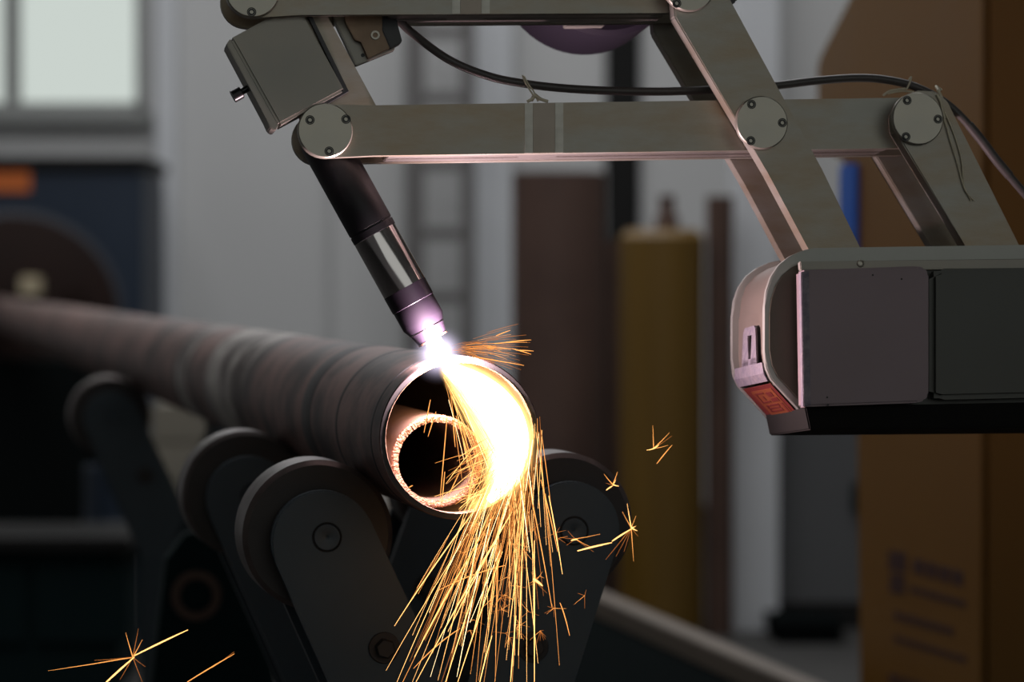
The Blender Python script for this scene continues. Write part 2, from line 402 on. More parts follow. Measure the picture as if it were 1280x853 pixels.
# low dark cabinet, teal bench and pale crate on the left
t = thing('workbench', 'dark teal workbench with grey top low on the left', 'workbench', (W(50, 0, 9.5).x, 9.5, 0))
a = W(-230, 690, 9.5); b = W(166, 672, 9.5)
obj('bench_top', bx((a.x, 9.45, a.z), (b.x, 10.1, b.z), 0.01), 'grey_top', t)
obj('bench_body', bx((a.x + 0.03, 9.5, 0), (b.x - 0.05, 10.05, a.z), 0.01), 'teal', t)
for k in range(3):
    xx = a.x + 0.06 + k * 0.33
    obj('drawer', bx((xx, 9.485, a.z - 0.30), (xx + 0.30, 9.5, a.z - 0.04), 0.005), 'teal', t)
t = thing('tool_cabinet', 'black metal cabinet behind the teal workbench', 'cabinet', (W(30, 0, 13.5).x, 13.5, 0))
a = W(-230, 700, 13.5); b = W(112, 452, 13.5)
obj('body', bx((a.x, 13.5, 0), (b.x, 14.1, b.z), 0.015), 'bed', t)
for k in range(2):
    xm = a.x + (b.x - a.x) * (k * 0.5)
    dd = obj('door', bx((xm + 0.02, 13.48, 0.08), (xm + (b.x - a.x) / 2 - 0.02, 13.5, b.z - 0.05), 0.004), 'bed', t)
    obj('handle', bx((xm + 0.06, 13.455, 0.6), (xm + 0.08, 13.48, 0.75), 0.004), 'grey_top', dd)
t = thing('drum', 'dark blue drum standing behind the farthest roller arm', 'drum', W(137, 600, 10.9) * 1.0)
a = W(100, 585, 10.9); b = W(172, 585, 10.9); c = Vector(((a.x + b.x) / 2, 11.0, 0)); r = (b.x - a.x) / 2
t.location = c; LOC[t] = c
obj('shell', lathe(c, Vector((0, 0, 1)), [(0, 0), (0, r), (a.z * 0.33, r), (a.z * 0.34, r + 0.01), (a.z * 0.36, r), (a.z * 0.66, r), (a.z * 0.67, r + 0.01), (a.z * 0.69, r), (a.z, r), (a.z, r - 0.012), (a.z - 0.012, r - 0.015), (a.z - 0.012, 0)], 32), 'blue', t, True)
obj('bung', disc(c + Vector((0.04, 0, a.z - 0.012)), Vector((0, 0, 1)), 0.02, 0.012, 12), 'grey_top', t)
t = thing('crate', 'pale wooden crate under the pipe behind the roller arms', 'crate', (W(245, 0, 11).x, 11, 0))
a = W(190, 505, 11.0); b = W(284, 505, 11.0)
obj('body', bx((a.x + 0.01, 11.02, 0.0), (b.x - 0.01, 11.4, a.z - 0.005)), 'crate', t)
n = 6; dz = a.z / n
for k in range(n):
    obj('slat', bx((a.x, 11.0, k * dz + 0.004), (b.x, 11.02, (k + 1) * dz - 0.004), 0.002), 'crate', t)
# machine bed with its pale rail, running along the pipe
perp = Vector((pd.y, -pd.x, 0))
bed = thing('machine_bed', 'long dark machine bed with tan rail at lower right', 'machine bed', (W(700, 760, 7.6).x, 7.6, 0))
p0 = W(748, 742, 7.8); zr = p0.z
def along(p, s0, s1, w0_, w1_, z0, z1, bevel=0.004):
    bm = bmesh.new()
    pts = [p + pd * s0 + perp * w0_, p + pd * s0 + perp * w1_, p + pd * s1 + perp * w1_, p + pd * s1 + perp * w0_]
    add_prism(bm, [Vector((q.x, q.y, z0)) for q in pts], [Vector((q.x, q.y, z1)) for q in pts])
    if bevel: bmesh.ops.bevel(bm, geom=list(bm.edges), offset=bevel, segments=2, affect='EDGES')
    return bm
obj('rail', along(p0, -3.2, 5.0, -0.03, 0.035, zr - 0.055, zr), 'rail', bed, label='tan steel rail')
obj('beam', along(p0, -3.15, 5.0, -0.55, 0.02, zr - 0.42, zr - 0.056), 'bed', bed)
for s in (-2.9, -0.6, 1.8, 4.4):
    obj('foot', along(p0, s, s + 0.25, -0.5, 0.0, 0, zr - 0.42), 'bed', bed)
obj('cable_tray', along(p0, -3.1, 5.0, 0.10, 0.42, zr - 0.36, zr - 0.22), 'grey_top', bed)
for s in (-2.9, -0.6, 1.8, 4.4):
    obj('tray_bracket', along(p0, s, s + 0.05, 0.0, 0.40, zr - 0.40, zr - 0.36), 'grey_top', bed)
# things by the partition
t = thing('floor_box', 'black low box on the floor against the partition wall', 'box', (W(1010, 0, 10.7).x, 10.7, 0))
a = W(968, 797, 10.8); b = W(1052, 797, 10.8)
obj('body', bx((a.x, 10.75, 0), (b.x, 11.15, max(a.z, 0.06)), 0.01), 'bed', t)
obj('lid', bx((a.x - 0.01, 10.74, max(a.z, 0.06)), (b.x + 0.01, 11.16, max(a.z, 0.06) + 0.02), 0.005), 'bed', t)
t = thing('wall_socket', 'small dark green switch box on the partition wall', 'switch box', W(1072, 620, YP))
obj('body', pxbox(1066, 604, 1084, 640, YP - 0.06, 0.06, 0.006), 'teal', t)
obj('switch', pxbox(1071, 614, 1078, 626, YP - 0.072, 0.012, 0.002), 'black', t)
# orange column: its side runs along the pipe, so its outline is taken on that side plane
e0 = W(1230, 500, 5.6)
class Side:
    def at(self, px, py):
        r = ray(px, py); t = (e0 - CAM).dot(perp) / r.dot(perp); return CAM + r * t
SIDE = Side()
col = thing('machine_column', 'tall orange machine column with dark red printed lines on its side', 'column', (e0.x + 0.35, e0.y, 0))
pts = [SIDE.at(*p) for p in ((1230, -330), (1130, -330), (1130, -100), (1066, -8), (1024, 66), (1020, 82), (1020, 176), (1026, 190), (1070, 205))]
bk = SIDE.at(1078, 500); ft = SIDE.at(1230, 500)
pts += [Vector((bk.x, bk.y, 0)), Vector((ft.x, ft.y, 0))]
bm = bmesh.new(); add_prism(bm, pts, [p + perp * 0.85 for p in pts])
bmesh.ops.bevel(bm, geom=list(bm.edges), offset=0.012, segments=2, affect='EDGES', clamp_overlap=True)
obj('body', bm, 'paint_orange', col)
obj('corner_strip', along(Vector((ft.x, ft.y, 0)), -0.001, 0.055, -0.006, 0.0, 0.05, 3.0, 0.002), 'paint_orange', col)
bt = SIDE.at(1080, 300)
jb = thing('junction_box', 'blue box fixed to the back of the orange column behind the steel links', 'control box', bt)
def backbox(s0, s1, q0, q1, z0, z1, bev):
    return along(Vector((bt.x, bt.y, 0)), s0, s1, q0, q1, z0, z1, bev)
zt_, zb_ = SIDE.at(1060, 195).z, SIDE.at(1060, 420).z
obj('body', backbox(0.02, 0.15, 0.0, 0.27, zb_, zt_, 0.012), 'bluebright', jb)
obj('lid', backbox(0.03, 0.14, -0.01, 0.0, zb_ + 0.02, zt_ - 0.02, 0.003), 'bluebright', jb)
obj('mounting_foot', backbox(-0.01, 0.02, 0.03, 0.24, zb_ + 0.04, zt_ - 0.04, 0.002), 'steel_dark', jb)
def printed(x0, y0, x1, y1, hgt, n, gap=0.25):
    """a line of block characters on the column side, from pixel (x0, y0) to (x1, y1)"""
    bm = bmesh.new()
    for k in range(n):
        f0 = k / n; f1 = (k + 1 - gap) / n
        qs = []
        for f, dy in ((f0, 0), (f1, 0), (f1, hgt), (f0, hgt)):
            qs.append(SIDE.at(x0 + (x1 - x0) * f, y0 + (y1 - y0) * f + dy))
        add_prism(bm, [q - perp * 0.0012 for q in qs], [q + perp * 0.001 for q in qs])
    return obj('printed_line', bm, 'print', col)
printed(1111, 688, 1133, 692, 24, 1, 0); printed(1113, 717, 1131, 720, 24, 1, 0)
printed(1142, 698, 1207, 716, 18, 4, 0.18); printed(1138, 732, 1209, 752, 9, 7, 0.2)
printed(1118, 764, 1194, 786, 10, 7, 0.2); printed(1118, 794, 1210, 822, 8, 9, 0.2); printed(1112, 842, 1200, 868, 12, 6, 0.2)

# ================================================================== the pipe
PO = PIPE.O; PD = PIPE.d
RO, RI = 0.0915, 0.0846
plen = (15.4 - PO.y) / PD.y
pipe = thing('steel_pipe', 'long rusty steel pipe on rollers with its open end under the arc', 'pipe', Vector((PO.x, PO.y, PO.z - RO)))
obj('pipe_body', lathe(PO, PD, [(0.0, RO - 0.0012), (0.0012, RO)] + [(plen * (k / 40.0) ** 1.5, RO) for k in range(1, 41)] + [(plen, RI + 0.001)], 96), 'pipe', pipe, True)
obj('pipe_face', lathe(PO, PD, [(0, RI), (0, RO - 0.0012)], 96), 'pipe_face', pipe, True, label='dark grey pipe end face')
obj('bore', lathe(PO, PD, [(0, RI)] + [(plen * (k / 40.0) ** 1.5, RI) for k in range(1, 41)], 96), 'bore', pipe, True, label='heated inner wall of the pipe')
obj('cut_edge', lathe(PO - PD * 0.0004, PD, [(0, RI + 0.0003), (-0.0004, RI - 0.0001), (0.0002, RI - 0.0006), (0.0006, RI)], 200, closed=True, noise=0.00018), 'slag', pipe, True, label='thin bright slag edge of the pipe mouth')
def pband(s0, s1):
    return lathe(PO, PD, [(s0, RO + 0.0001), (s0 + 0.004, RO + 0.0008), (s1 - 0.004, RO + 0.0008), (s1, RO + 0.0001)], 72)
for px_a, px_b in ((222, 236), (262, 318)):
    ss = []
    for x in (px_b, px_a):
        s = (x + 158 + 60) / 735.0
        ss.append((PO.y / min(s, 0.97) - PO.y) / PD.y)
    obj('worn_band', pband(ss[0], ss[1]), 'pale_band', pipe, True, label='pale worn ring on the pipe')
for s0, s1 in ((0.05, 0.062), (0.30, 0.315), (0.52, 0.60)):
    obj('scale_band', pband(s0, s1), 'pipe_face', pipe, True)
# smaller pipe lying inside the mouth
SO = PIPE.at(546.5, 577, 0.028)
pxm = SO.y / F
r1, r0 = 57.8 * pxm, 49.5 * pxm
ip = thing('inner_pipe', 'smaller pipe with rough glowing cut edge inside the large pipe mouth', 'pipe', SO)
obj('pipe_body', lathe(SO, PD, [(0.004, r1)] + [(0.1 * k, r1) for k in range(1, 8)] + [(0.7, r0)] + [(0.1 * k, r0) for k in range(7, 0, -1)] + [(0.004, r0)], 72), 'bore', ip, True)
obj('cut_face', lathe(SO, PD, [(0.006, r1 + 0.0003), (0.0, r1 + 0.0002), (-0.001, r1 * 0.75 + r0 * 0.25), (-0.0005, r0 * 0.6 + r1 * 0.4), (0.001, r0 - 0.0004), (0.007, r0)], 220, noise=0.00055), 'ring', ip, 25, label='rough cut end face of the smaller pipe')

# ================================================================== roller stands
YR = 3.36
RF = Frame(W(404, 678, YR), (-158, 351))
stand = thing('roller_stand', 'nearest dark roller stand right under the mouth of the pipe', 'roller stand', (W(560, 1000, YR).x, YR, 0), 'roller stands under the long pipe')
def roller_arm(cx, cy, cr, ex, ey, er, ax, ay, bx_, by_, rx, ry, rr):
    # two cheek plates with the roller between them
    arm = obj('arm', prism(RF, capsule(cx, cy, cr, ex, ey, er), 0.0, 0.016, 0.002), 'stand', stand, 40)
    obj('arm', prism(RF, capsule(cx, cy, cr, ex, ey, er), 0.125, 0.141, 0.002, ref=0.0), 'stand', stand, 40)
    A = RF.at(ax, ay, -0.001)
    g = lathe(A, RF.d, [(0.003, 0.0175), (0.0, 0.0175), (0.0, 0.0155), (0.003, 0.0155)], 32, closed=True)
    obj('pin_groove', g, 'hole', arm, True)
    obj('axle_pin', lathe(RF.at(ax, ay, -0.0015), RF.d, [(0.002, 0), (0.0005, 0.0018), (0.0, 0.003), (0.0, 0.0148), (0.0012, 0.0155), (0.004, 0.0155)], 32), 'stand', arm, True)
    B = RF.at(bx_, by_, 0.0)
    obj('washer', disc(B - RF.d * 0.003, RF.d, 0.0185, 0.0035, 28, 0.0008), 'roller', arm, True)
    obj('bolt', disc(B - RF.d * 0.014, RF.d, 0.0118, 0.0115, 6, 0.0015), 'roller', arm)
    R = RF.at(rx, ry, 0.028)
    r = rr * R.y / F
    o = obj('roller', lathe(R, RF.d, [(0.006, 0), (0.006, r * 0.55), (0.0, r * 0.6), (0.0, r - 0.006), (0.005, r), (0.078, r), (0.083, r - 0.006), (0.083, 0)], 72), ['roller', 'roller_tread'], stand, 30)
    for p in o.data.polygons:
        c = p.center + LOC[o] - R
        rad = (c - RF.d * c.dot(RF.d)).length
        if rad > r - 0.0045: p.material_index = 1
    obj('axle', lathe(R - RF.d * 0.012, RF.d, [(0, 0), (0, 0.02), (0.112, 0.02), (0.112, 0)], 24), 'roller', o, True)
roller_arm(404, 678, 65, 556, 1010, 68, 409, 672, 480, 810, 398, 670, 95)
roller_arm(715, 662, 60, 600, 1010, 66, 718, 664, 666, 809, 705, 655, 89)
pc = RF.at(578, 1010, 0.07)
obj('pedestal', bx((pc.x - 0.10, pc.y - 0.10, 0.05), (pc.x + 0.10, pc.y + 0.10, pc.z + 0.03), 0.008), 'stand', stand)
obj('base_plate', bx((pc.x - 0.28, pc.y - 0.18, 0), (pc.x + 0.28, pc.y + 0.18, 0.05), 0.006), 'stand', stand)
for Yk, lab in ((3.36 / 0.837, 'second dark roller stand just behind the nearest one'), (3.36 / 0.53, 'farthest blurred roller stand far back along the pipe')):
    s = copy_tree(stand, RF.d * ((Yk - YR) / RF.d.y))
    s['label'] = lab

# floor bracket with a hub, between the second and the farthest stand
BF = Frame(W(245, 745, 5.2), (-158, 351))
hbk = thing('bearing_bracket', 'dark green floor bracket with a round hub behind the second roller', 'bracket', (BF.O.x + 0.1, BF.O.y, 0))
pl_ = [BF.at(x, y) for x, y in ((208, 700), (232, 668), (268, 662), (296, 688), (345, 853))]
lo_ = [Vector((BF.at(345, 853).x + 0.1, BF.at(345, 853).y, 0.0)), Vector((BF.at(190, 853).x - 0.06, BF.at(190, 853).y, 0.0))]
ring_ = pl_ + lo_ + [BF.at(190, 853)]
bm = bmesh.new(); add_prism(bm, ring_, [p + BF.d * 0.05 for p in ring_])
obj('plate', bm, 'teal', hbk)
obj('hub', lathe(BF.O - BF.d * 0.012, BF.d, [(0.012, 0.046), (0.0, 0.044), (0.0, 0.030), (0.012, 0.028), (0.012, 0)], 36), ['rust_dark'], hbk, True)

# ================================================================== linkage arm
arm = thing('cutting_arm', 'brushed steel parallelogram arm of bars and links carrying the torch', 'machine arm', ARM.at(1000, 310, 0.03))
def part(name, pts, o0, o1, m, bevel=0.0012, parent=None, ref=0.0, label=None, smooth=False):
    return obj(name, prism(ARM, pts, o0, o1, bevel, ref), m, parent or arm, smooth, label)
T = 0.011; BK = 0.0755
def bar_outline(xl, yl, xr, yr, r, hh):
    # round left end, straight top and bottom edges, round right end
    s = math.degrees(math.atan2(yl - yr, xr - xl))
    return arc_pts(xl, yl, r, 90 + s, 270 + s, 14) + [(xl + 60, yl + hh - 60 * (yl - yr) / (xr - xl))] + arc_pts(xr, yr, hh, -90 + s, 90 + s, 14) + [(xl + 60, yl - hh - 60 * (yl - yr) / (xr - xl))]
# upper bar
UL = (315, -11, 866, -14); LL = (406, 164, 1145, 153.5)
for nm, b, hh in (('upper_bar', UL, 30.0), ('lower_bar', LL, 31.5)):
    o = bar_outline(*b, 33.5, hh)
    part(nm, o, 0.0, T, 'steel', 0.0016, smooth=30)
    part(nm, o, BK - T, BK, 'steel', 0.0016, smooth=30)
    x0, y0, x1, y1 = b
    def yy(x): return y0 + (y1 - y0) * (x - x0) / (x1 - x0)
    xs, xe = (x0 + 175 if nm == 'upper_bar' else x0 + 82), (x1 - 30)
    for o0, o1 in ((T, 0.034), (0.042, BK - T)):
        part('web_bar', [(xs, yy(xs) - hh + 1), (xe, yy(xe) - hh + 1), (xe, yy(xe) + hh - 1), (xs, yy(xs) + hh - 1)], o0, o1, 'polished', 0.001)
    sp = (565, 612) if nm == 'upper_bar' else (656, 704)
    part('spacer', [(sp[0], yy(sp[0]) - hh + 2), (sp[1], yy(sp[1]) - hh + 2), (sp[1], yy(sp[1]) + hh - 1.2), (sp[0], yy(sp[0]) + hh - 1.2)], 0.03, 0.046, 'polished', 0.0)
    for xa, xb, mm in ((sp[0], sp[0] + 10, 'band_light'), (sp[0] + 10.5, sp[1] - 10.5, 'band'), (sp[1] - 10, sp[1], 'band_light')):
        part('weld_band', [(xa, yy(xa) - hh + 0.5), (xb, yy(xb) - hh + 0.5), (xb, yy(xb) + hh - 0.5), (xa, yy(xa) + hh - 0.5)], -0.0007, 0.0006, mm, 0.0)
    def _unused(): pass
# the front and rear links standing between the bars and the housing
LINK2 = [(837, 26), (834, -10), (842, -35), (862, -48), (885, -40), (899, -8), (1020, 215), (1070, 318), (1085, 350), (1024, 350), (1002, 312), (953, 220)]
LINK3 = [(1111, 168), (1109, 148), (1118, 128), (1138, 117), (1160, 118), (1176, 130), (1198, 176), (1262, 304), (1285, 350), (1217, 350), (1195, 305)]
for pts in (LINK2, LINK3):
    part('link', pts, -0.024, -0.001, 'steel', 0.0016)
    part('link', pts, BK + 0.002, BK + 0.022, 'steel', 0.0016)
# link holding the torch clamp, between the bars
HOLD = [(352, -30), (390, -38), (412, 25), (469, 130), (478, 160), (414, 166), (398, 130), (362, 40)]
part('torch_link', [(330, -40), (378, -40), (412, 25), (469, 130), (486, 160), (425, 190), (380, 160)], 0.03, 0.052, 'steel', 0.001, ref=0.03)
blk = part('clamp_block', [(288, 48), (349, 157), (431, 113), (371, 3)], 0.0125, 0.058, 'steel_dark', 0.003, ref=0.0125, label='plain square steel clamp block')
part('recess_shadow', [(384, 18), (388, 16), (436, 114), (382, 146), (378, 142), (429, 112)], 0.02, 0.03, 'black', 0.0, parent=blk, ref=0.02)  # black strip stands for the shadow in the gap beside the block
part('side_bar', [(283, 55), (288, 48), (349, 157), (343.5, 163), (338, 160), (332, 147)], 0.016, 0.056, 'steel_dark', 0.001, parent=blk, ref=0.016)
def rod(px0, py0, px1, py1, r, off, nm, m, parent, seg=14, ch=0.0):
    a = ARM.at(px0, py0, off); b = ARM.at(px1, py1, off)
    return obj(nm, disc(a, b - a, r, (b - a).length, seg, ch), m, parent, True)
rod(314, 108, 298, 117, 0.0038, 0.03, 'bolt_shank', 'screw', blk)
rod(302, 115, 291, 121, 0.0072, 0.03, 'bolt_head', 'screw', blk, 18, 0.001)
# pivot caps with their socket screws
def cap(cx, cy, r, off, screws):
    P = ARM.at(cx, cy, off); s = P.y / F
    c = obj('pivot_cap', lathe(P, ARM.d, [(-0.006, 0), (-0.006, r * s - 0.0012), (-0.0048, r * s), (0.001, r * s)], 64), 'steel_cap', arm, True)
    for x, y in screws:
        Q = ARM.at(x, y, off - 0.0062)
        obj('screw', lathe(Q, ARM.d, [(0.0003, 0.0052), (-0.0002, 0.0052), (-0.0002, 0.0042), (0.0006, 0.0040), (-0.0008, 0.0036), (-0.0008, 0.0021), (0.0012, 0.0019), (0.0012, 0)], 20), 'screw', c, True)
cap(406, 164, 34.5, -0.001, ((387.5, 150), (432.5, 149), (411.5, 189)))
cap(315, -11, 34, -0.001, ((314.5, 15), (296, -27), (334, -27)))
cap(860, -18, 33.5, -0.025, ((846, 4), (886, -10), (848, -42)))
cap(951, 154, 33.3, -0.025, ((939.5, 130.5), (978, 153.5), (938.5, 176)))
cap(1145.5, 149, 33, -0.025, ((1134, 125.5), (1172.5, 149), (1132.5, 171)))
# bronze clamp by the upper bar
br = part('cable_clamp', [(415, 12), (478, 12), (494, 62), (445, 82), (418, 25)], 0.045, 0.06, 'steel_dark', 0.001, ref=0.045)
part('bronze_plate', [(430, 12), (478, 12), (479, 36), (490, 59), (460, 73), (452, 52), (444, 50), (432, 28)], 0.036, 0.045, 'bronze', 0.0008, parent=br, ref=0.036)
part('end_stop', [(478, 10), (492, 10), (503, 52), (488, 61), (478, 38)], 0.034, 0.058, 'black', 0.001, parent=br, ref=0.034)
Q = ARM.at(469, 44, 0.0355)
obj('screw', lathe(Q, ARM.d, [(0.0004, 0.0055), (-0.001, 0.005), (-0.001, 0.003), (0.001, 0.0028), (0.001, 0)], 20), 'steel_cap', br, True)
Q = ARM.at(453.5, 69, 0.0445)
obj('screw', disc(Q, ARM.d, 0.0022, 0.002, 14), 'screw', br, True)
# motor behind the upper bar
mc = ARM.at(757, -66, 0.14)
mo = obj('motor', disc(mc, ARM.d, 0.105, 0.14, 56, 0.006), 'violet', arm, True, label='dark violet round motor shell behind the bar')
part('motor_mount', [(735, -60), (785, -60), (785, 8), (735, 8)], BK, 0.145, 'steel_dark', 0.001)
part('stop_knob', [(896, -14), (928, -18), (921, 2), (908, 9)], 0.02, 0.05, 'black', 0.002, ref=0.02)

# ================================================================== torch
TO = 0.0385
tt = ARM.at(398, 166, TO); te = ARM.at(541, 424, TO)
ta = (te - tt).normalized(); tl = (te - tt).length
k = tl / math.hypot(541 - 398, 424 - 166)
def tpos(px, py): return math.hypot(px - 398, py - 166) * k
torch = thing('plasma_torch', 'black plasma torch with chrome sleeve pointing down at the pipe', 'torch', te)
RT = 29.3 * k
s1 = tpos(468, 293); s2 = tpos(505.5, 360); s3 = tpos(529, 402)
obj('torch_body', lathe(tt, ta, [(0.004, 0), (0.004, RT * 0.9), (0.01, RT), (s1 - 0.010, RT), (s1 - 0.0095, RT * 0.97), (s1 - 0.008, RT * 0.97), (s1 - 0.0075, RT), (s1, RT), (s1, 0)], 48), 'torch_black', torch, True)
obj('sleeve', lathe(tt, ta, [(s1, 0), (s1, RT * 0.975), (s1 + 0.001, RT * 0.985), (s2, RT * 0.985), (s2, 0)], 48), 'chrome', torch, True, label='chrome sleeve')
cp = obj('retaining_cap', lathe(tt, ta, [(s2, 0), (s2, RT * 0.99), (s2 + 0.020, RT * 0.985), (s2 + 0.0205, RT * 0.955), (s3, RT * 0.95), (tl - 0.014, RT * 0.80), (tl - 0.0135, RT * 0.80), (tl - 0.013, 0)], 48), 'torch_cap', torch, True, label='dark tapered retaining cap')
obj('nozzle', lathe(tt, ta, [(tl - 0.013, 0), (tl - 0.013, RT * 0.785), (tl - 0.003, RT * 0.69), (tl, RT * 0.67), (tl, 0.004), (tl - 0.006, 0.002), (tl - 0.006, 0)], 48), 'torch_cap', torch, True)
obj('shield_lip', lathe(tt, ta, [(tl - 0.001, RT * 0.69), (tl + 0.001, RT * 0.69), (tl + 0.001, RT * 0.60), (tl - 0.001, RT * 0.60)], 48, closed=True), 'copper', torch, True)
g = tl - 0.0136
obj('ring_groove', lathe(tt, ta, [(g - 0.0006, RT * 0.808), (g, RT * 0.815), (g + 0.0006, RT * 0.80)], 48), 'chrome', cp, True)

# ================================================================== plasma arc
arc_end = PIPE.at(553, 452, 0.026)
ap = thing('plasma_arc', 'blinding white violet plasma arc between torch nozzle and pipe', 'arc', arc_end)
ctr = (te * 0.36 + arc_end * 0.64)
obj('arc_core', lathe(te, (arc_end - te), [(0.0, 0), (0.001, 0.009), (0.010, 0.0105), ((arc_end - te).length, 0.012), ((arc_end - te).length + 0.006, 0)], 24), 'arc', ap, True)
def ball(name, c, rad, m, parent, squash=(1, 1, 1)):
    bm = bmesh.new(); bmesh.ops.create_icosphere(bm, subdivisions=3, radius=1.0)
    me = bpy.data.meshes.new(name); bm.to_mesh(me); bm.free(); me.materials.append(m)
    o = link(name, me, None, parent, c); o.scale = Vector(squash) * rad
    return o
ball('arc_glow', ctr, 0.040, volglow('arc_bloom', (0.84, 0.74, 1.0), 230, 3.6), ap)  # ball of glow also draws the light bloom round the arc
pl = bpy.data.lights.new('arc_light', 'POINT'); pl.energy = 26.0; pl.color = (1.0, 0.74, 0.80); pl.shadow_soft_size = 0.012
plo = bpy.data.objects.new('arc_light', pl); C.objects.link(plo)
plo.location = ctr - ARM.d * 0.03 + Vector((0.004, 0, 0))

# ================================================================== sparks
def stream():
    rows = [(556, 458, 8), (572, 468, 15), (593, 482, 22), (614, 500, 27), (631, 522, 29), (640, 547, 27), (641, 571, 23), (635, 593, 18), (624, 612, 12), (611, 627, 5)]
    pts = [PIPE.at(x, y, 0.012) for x, y, r in rows]
    sp = smooth_pts(pts, 4); rr = []
    for i in range(len(rows) - 1):
        for k in range(4): rr.append((rows[i][2] * (1 - k / 4) + rows[i + 1][2] * k / 4) * 3.25 / F)
    rr.append(rows[-1][2] * 3.25 / F)
    rr = [q * 0.80 for q in rr]
    bm = tube(sp, rr, 20)
    for v in bm.verts:            # flatten it along the pipe so that it lies in the mouth
        dd = (v.co - PO).dot(PD); v.co += PD * ((dd - 0.012) * -0.55)
    return bm
ml = bpy.data.lights.new('molten_light', 'POINT'); ml.energy = 2.4; ml.color = (1.0, 0.60, 0.33); ml.shadow_soft_size = 0.01
mlo = bpy.data.objects.new('molten_light', ml); C.objects.link(mlo); mlo.location = PIPE.at(566, 482, 0.002)
ms = thing('molten_spray', None, None, PIPE.at(640, 560, 0.01))
obj('hot_core', stream(), 'molten', ms, True)
MG = volglow('molten_glow', (1.0, 0.60, 0.20), 640, 2.0)
MG2 = volglow('molten_glow_edge', (1.0, 0.50, 0.13), 260, 2.0)
for x, y, r, m_ in ((566, 463, 20, MG), (580, 474, 28, MG), (595, 488, 36, MG), (611, 506, 42, MG), (625, 527, 44, MG), (634, 549, 42, MG), (636, 571, 38, MG), (632, 593, 34, MG), (624, 611, 27, MG2), (612, 625, 23, MG2), (598, 634, 18, MG2)):
    ball('spray_glow', PIPE.at(x, y, 0.006), r * 3.25 / F, m_, ms)
tag(ms, 'white hot molten metal spray filling the right side of the pipe mouth', 'molten metal')

MATS = ['spark_white', 'spark_yellow', 'spark_orange', 'spark_dim']
def strand(bm, p0, v0, grav, n, r, mi):
    """a spark's path: start, travel over its life, sag; thin at both ends"""
    pts = []
    for i in range(n + 1):
        t = i / n
        pts.append(p0 + v0 * t + Vector((0, 0, -grav)) * t * t)
    rr = [max(0.00012, r * (0.35 + 0.65 * math.sin(PI * min(1, 0.12 + 0.86 * i / n)))) for i in range(n + 1)]
    tube(pts, rr, 4, bm, mi)
PXM = 3.24 / F
def pv(dx, dy, dyep=0.0):
    return Vector((dx * PXM, dyep, -dy * PXM))
bm = bmesh.new()
# the fan that falls out of the mouth
for k in range(185):
    u = random.random()
    sx = 590 + 88 * u; a0 = math.acos(max(-1, min(1, (sx - 574) / 95.0)))
    sy = 549 + 92 * math.sin(a0) - random.uniform(0, 30)
    start = PIPE.at(sx, sy, random.uniform(-0.02, 0.0))
    L = random.choice((60, 80, 110, 140, 180, 240)) * random.uniform(0.6, 1.05)
    spread = (u - 0.62) * 0.36 + random.gauss(-0.12, 0.12)
    if spread > 0.12: spread *= 0.5
    spread = max(spread, -0.5)
    if random.random() < 0.40: start = start + pv(spread * 70, 70 * random.uniform(0.3, 1.5), -0.01)
    mi = random.choices((0, 1, 2, 3), (0.04, 0.22, 0.38, 0.36))[0]
    r = random.uniform(0.00013, 0.00030) * (1.25 if mi == 0 else 1)
    bow = random.uniform(0.0, 0.12)
    strand(bm, start, pv(spread * L * 1.25, L * (1 - bow), random.uniform(-0.10, 0.02)), L * bow * PXM, 6, r, mi)
# long streaks that can be told apart in the photograph
for x0, y0, x1, y1, mi in ((598, 632, 493, 783, 1), (590, 690, 518, 822, 1), (640, 640, 520, 853, 1), (575, 786, 517, 836, 2), (600, 720, 552, 870, 1), (628, 690, 570, 860, 0), (645, 770, 637, 870, 0), (668, 676, 668, 870, 0), (686, 620, 703, 718, 1), (640, 640, 560, 790, 1), (615, 795, 596, 870, 1), (632, 707, 545, 740, 2), (700, 754, 712, 795, 2), (676, 600, 697, 690, 2), (655, 640, 648, 820, 1), (625, 660, 590, 800, 1), (660, 600, 690, 760, 2), (620, 640, 530, 800, 2)):
    a = PIPE.at(x0, y0, -0.03); b = PIPE.at(x1, y1, -0.06)
    strand(bm, a, (b - a) + Vector((0, 0, 0.012)), 0.012, 7, 0.00052, max(mi, 1))
# sparks inside the mouth, fanning from the cut
for k in range(190):
    a = math.radians(random.uniform(-66, -38) if random.random() < 0.85 else random.uniform(-88, -66))
    L = random.uniform(50, 190)
    st = random.uniform(0, 60)
    x0, y0 = 557 + 6 * random.uniform(-1, 1) + st * math.cos(a), 466 - st * math.sin(a)
    x1, y1 = x0 + L * math.cos(a), y0 - L * math.sin(a)
    if math.hypot(x1 - 575, y1 - 550) > 91 or (a < -1.40 and random.random() < 0.6): continue
    p = PIPE.at(x0, y0, 0.010); q = PIPE.at(x1, y1, random.uniform(-0.012, 0.02))
    mi = random.choices((0, 1, 2, 3), (0.08, 0.3, 0.4, 0.22))[0]
    strand(bm, p, (q - p) + Vector((0, 0, 0.006)), 0.006, 5, random.uniform(0.00014, 0.00030), mi)
# back-scatter crossing the lower right of the mouth
for k in range(110):
    x0, y0 = random.uniform(592, 640), random.uniform(545, 625)
    a = math.radians(random.uniform(190, 260)); L = random.uniform(18, 60)
    x1, y1 = x0 + L * math.cos(a), y0 - L * math.sin(a)
    if math.hypot(x1 - 575, y1 - 550) > 92: continue
    p = PIPE.at(x0, y0, 0.0); q = PIPE.at(x1, y1, -0.008)
    strand(bm, p, (q - p), 0.002, 4, random.uniform(0.00014, 0.00030), random.choice((1, 1, 2, 2, 3)))
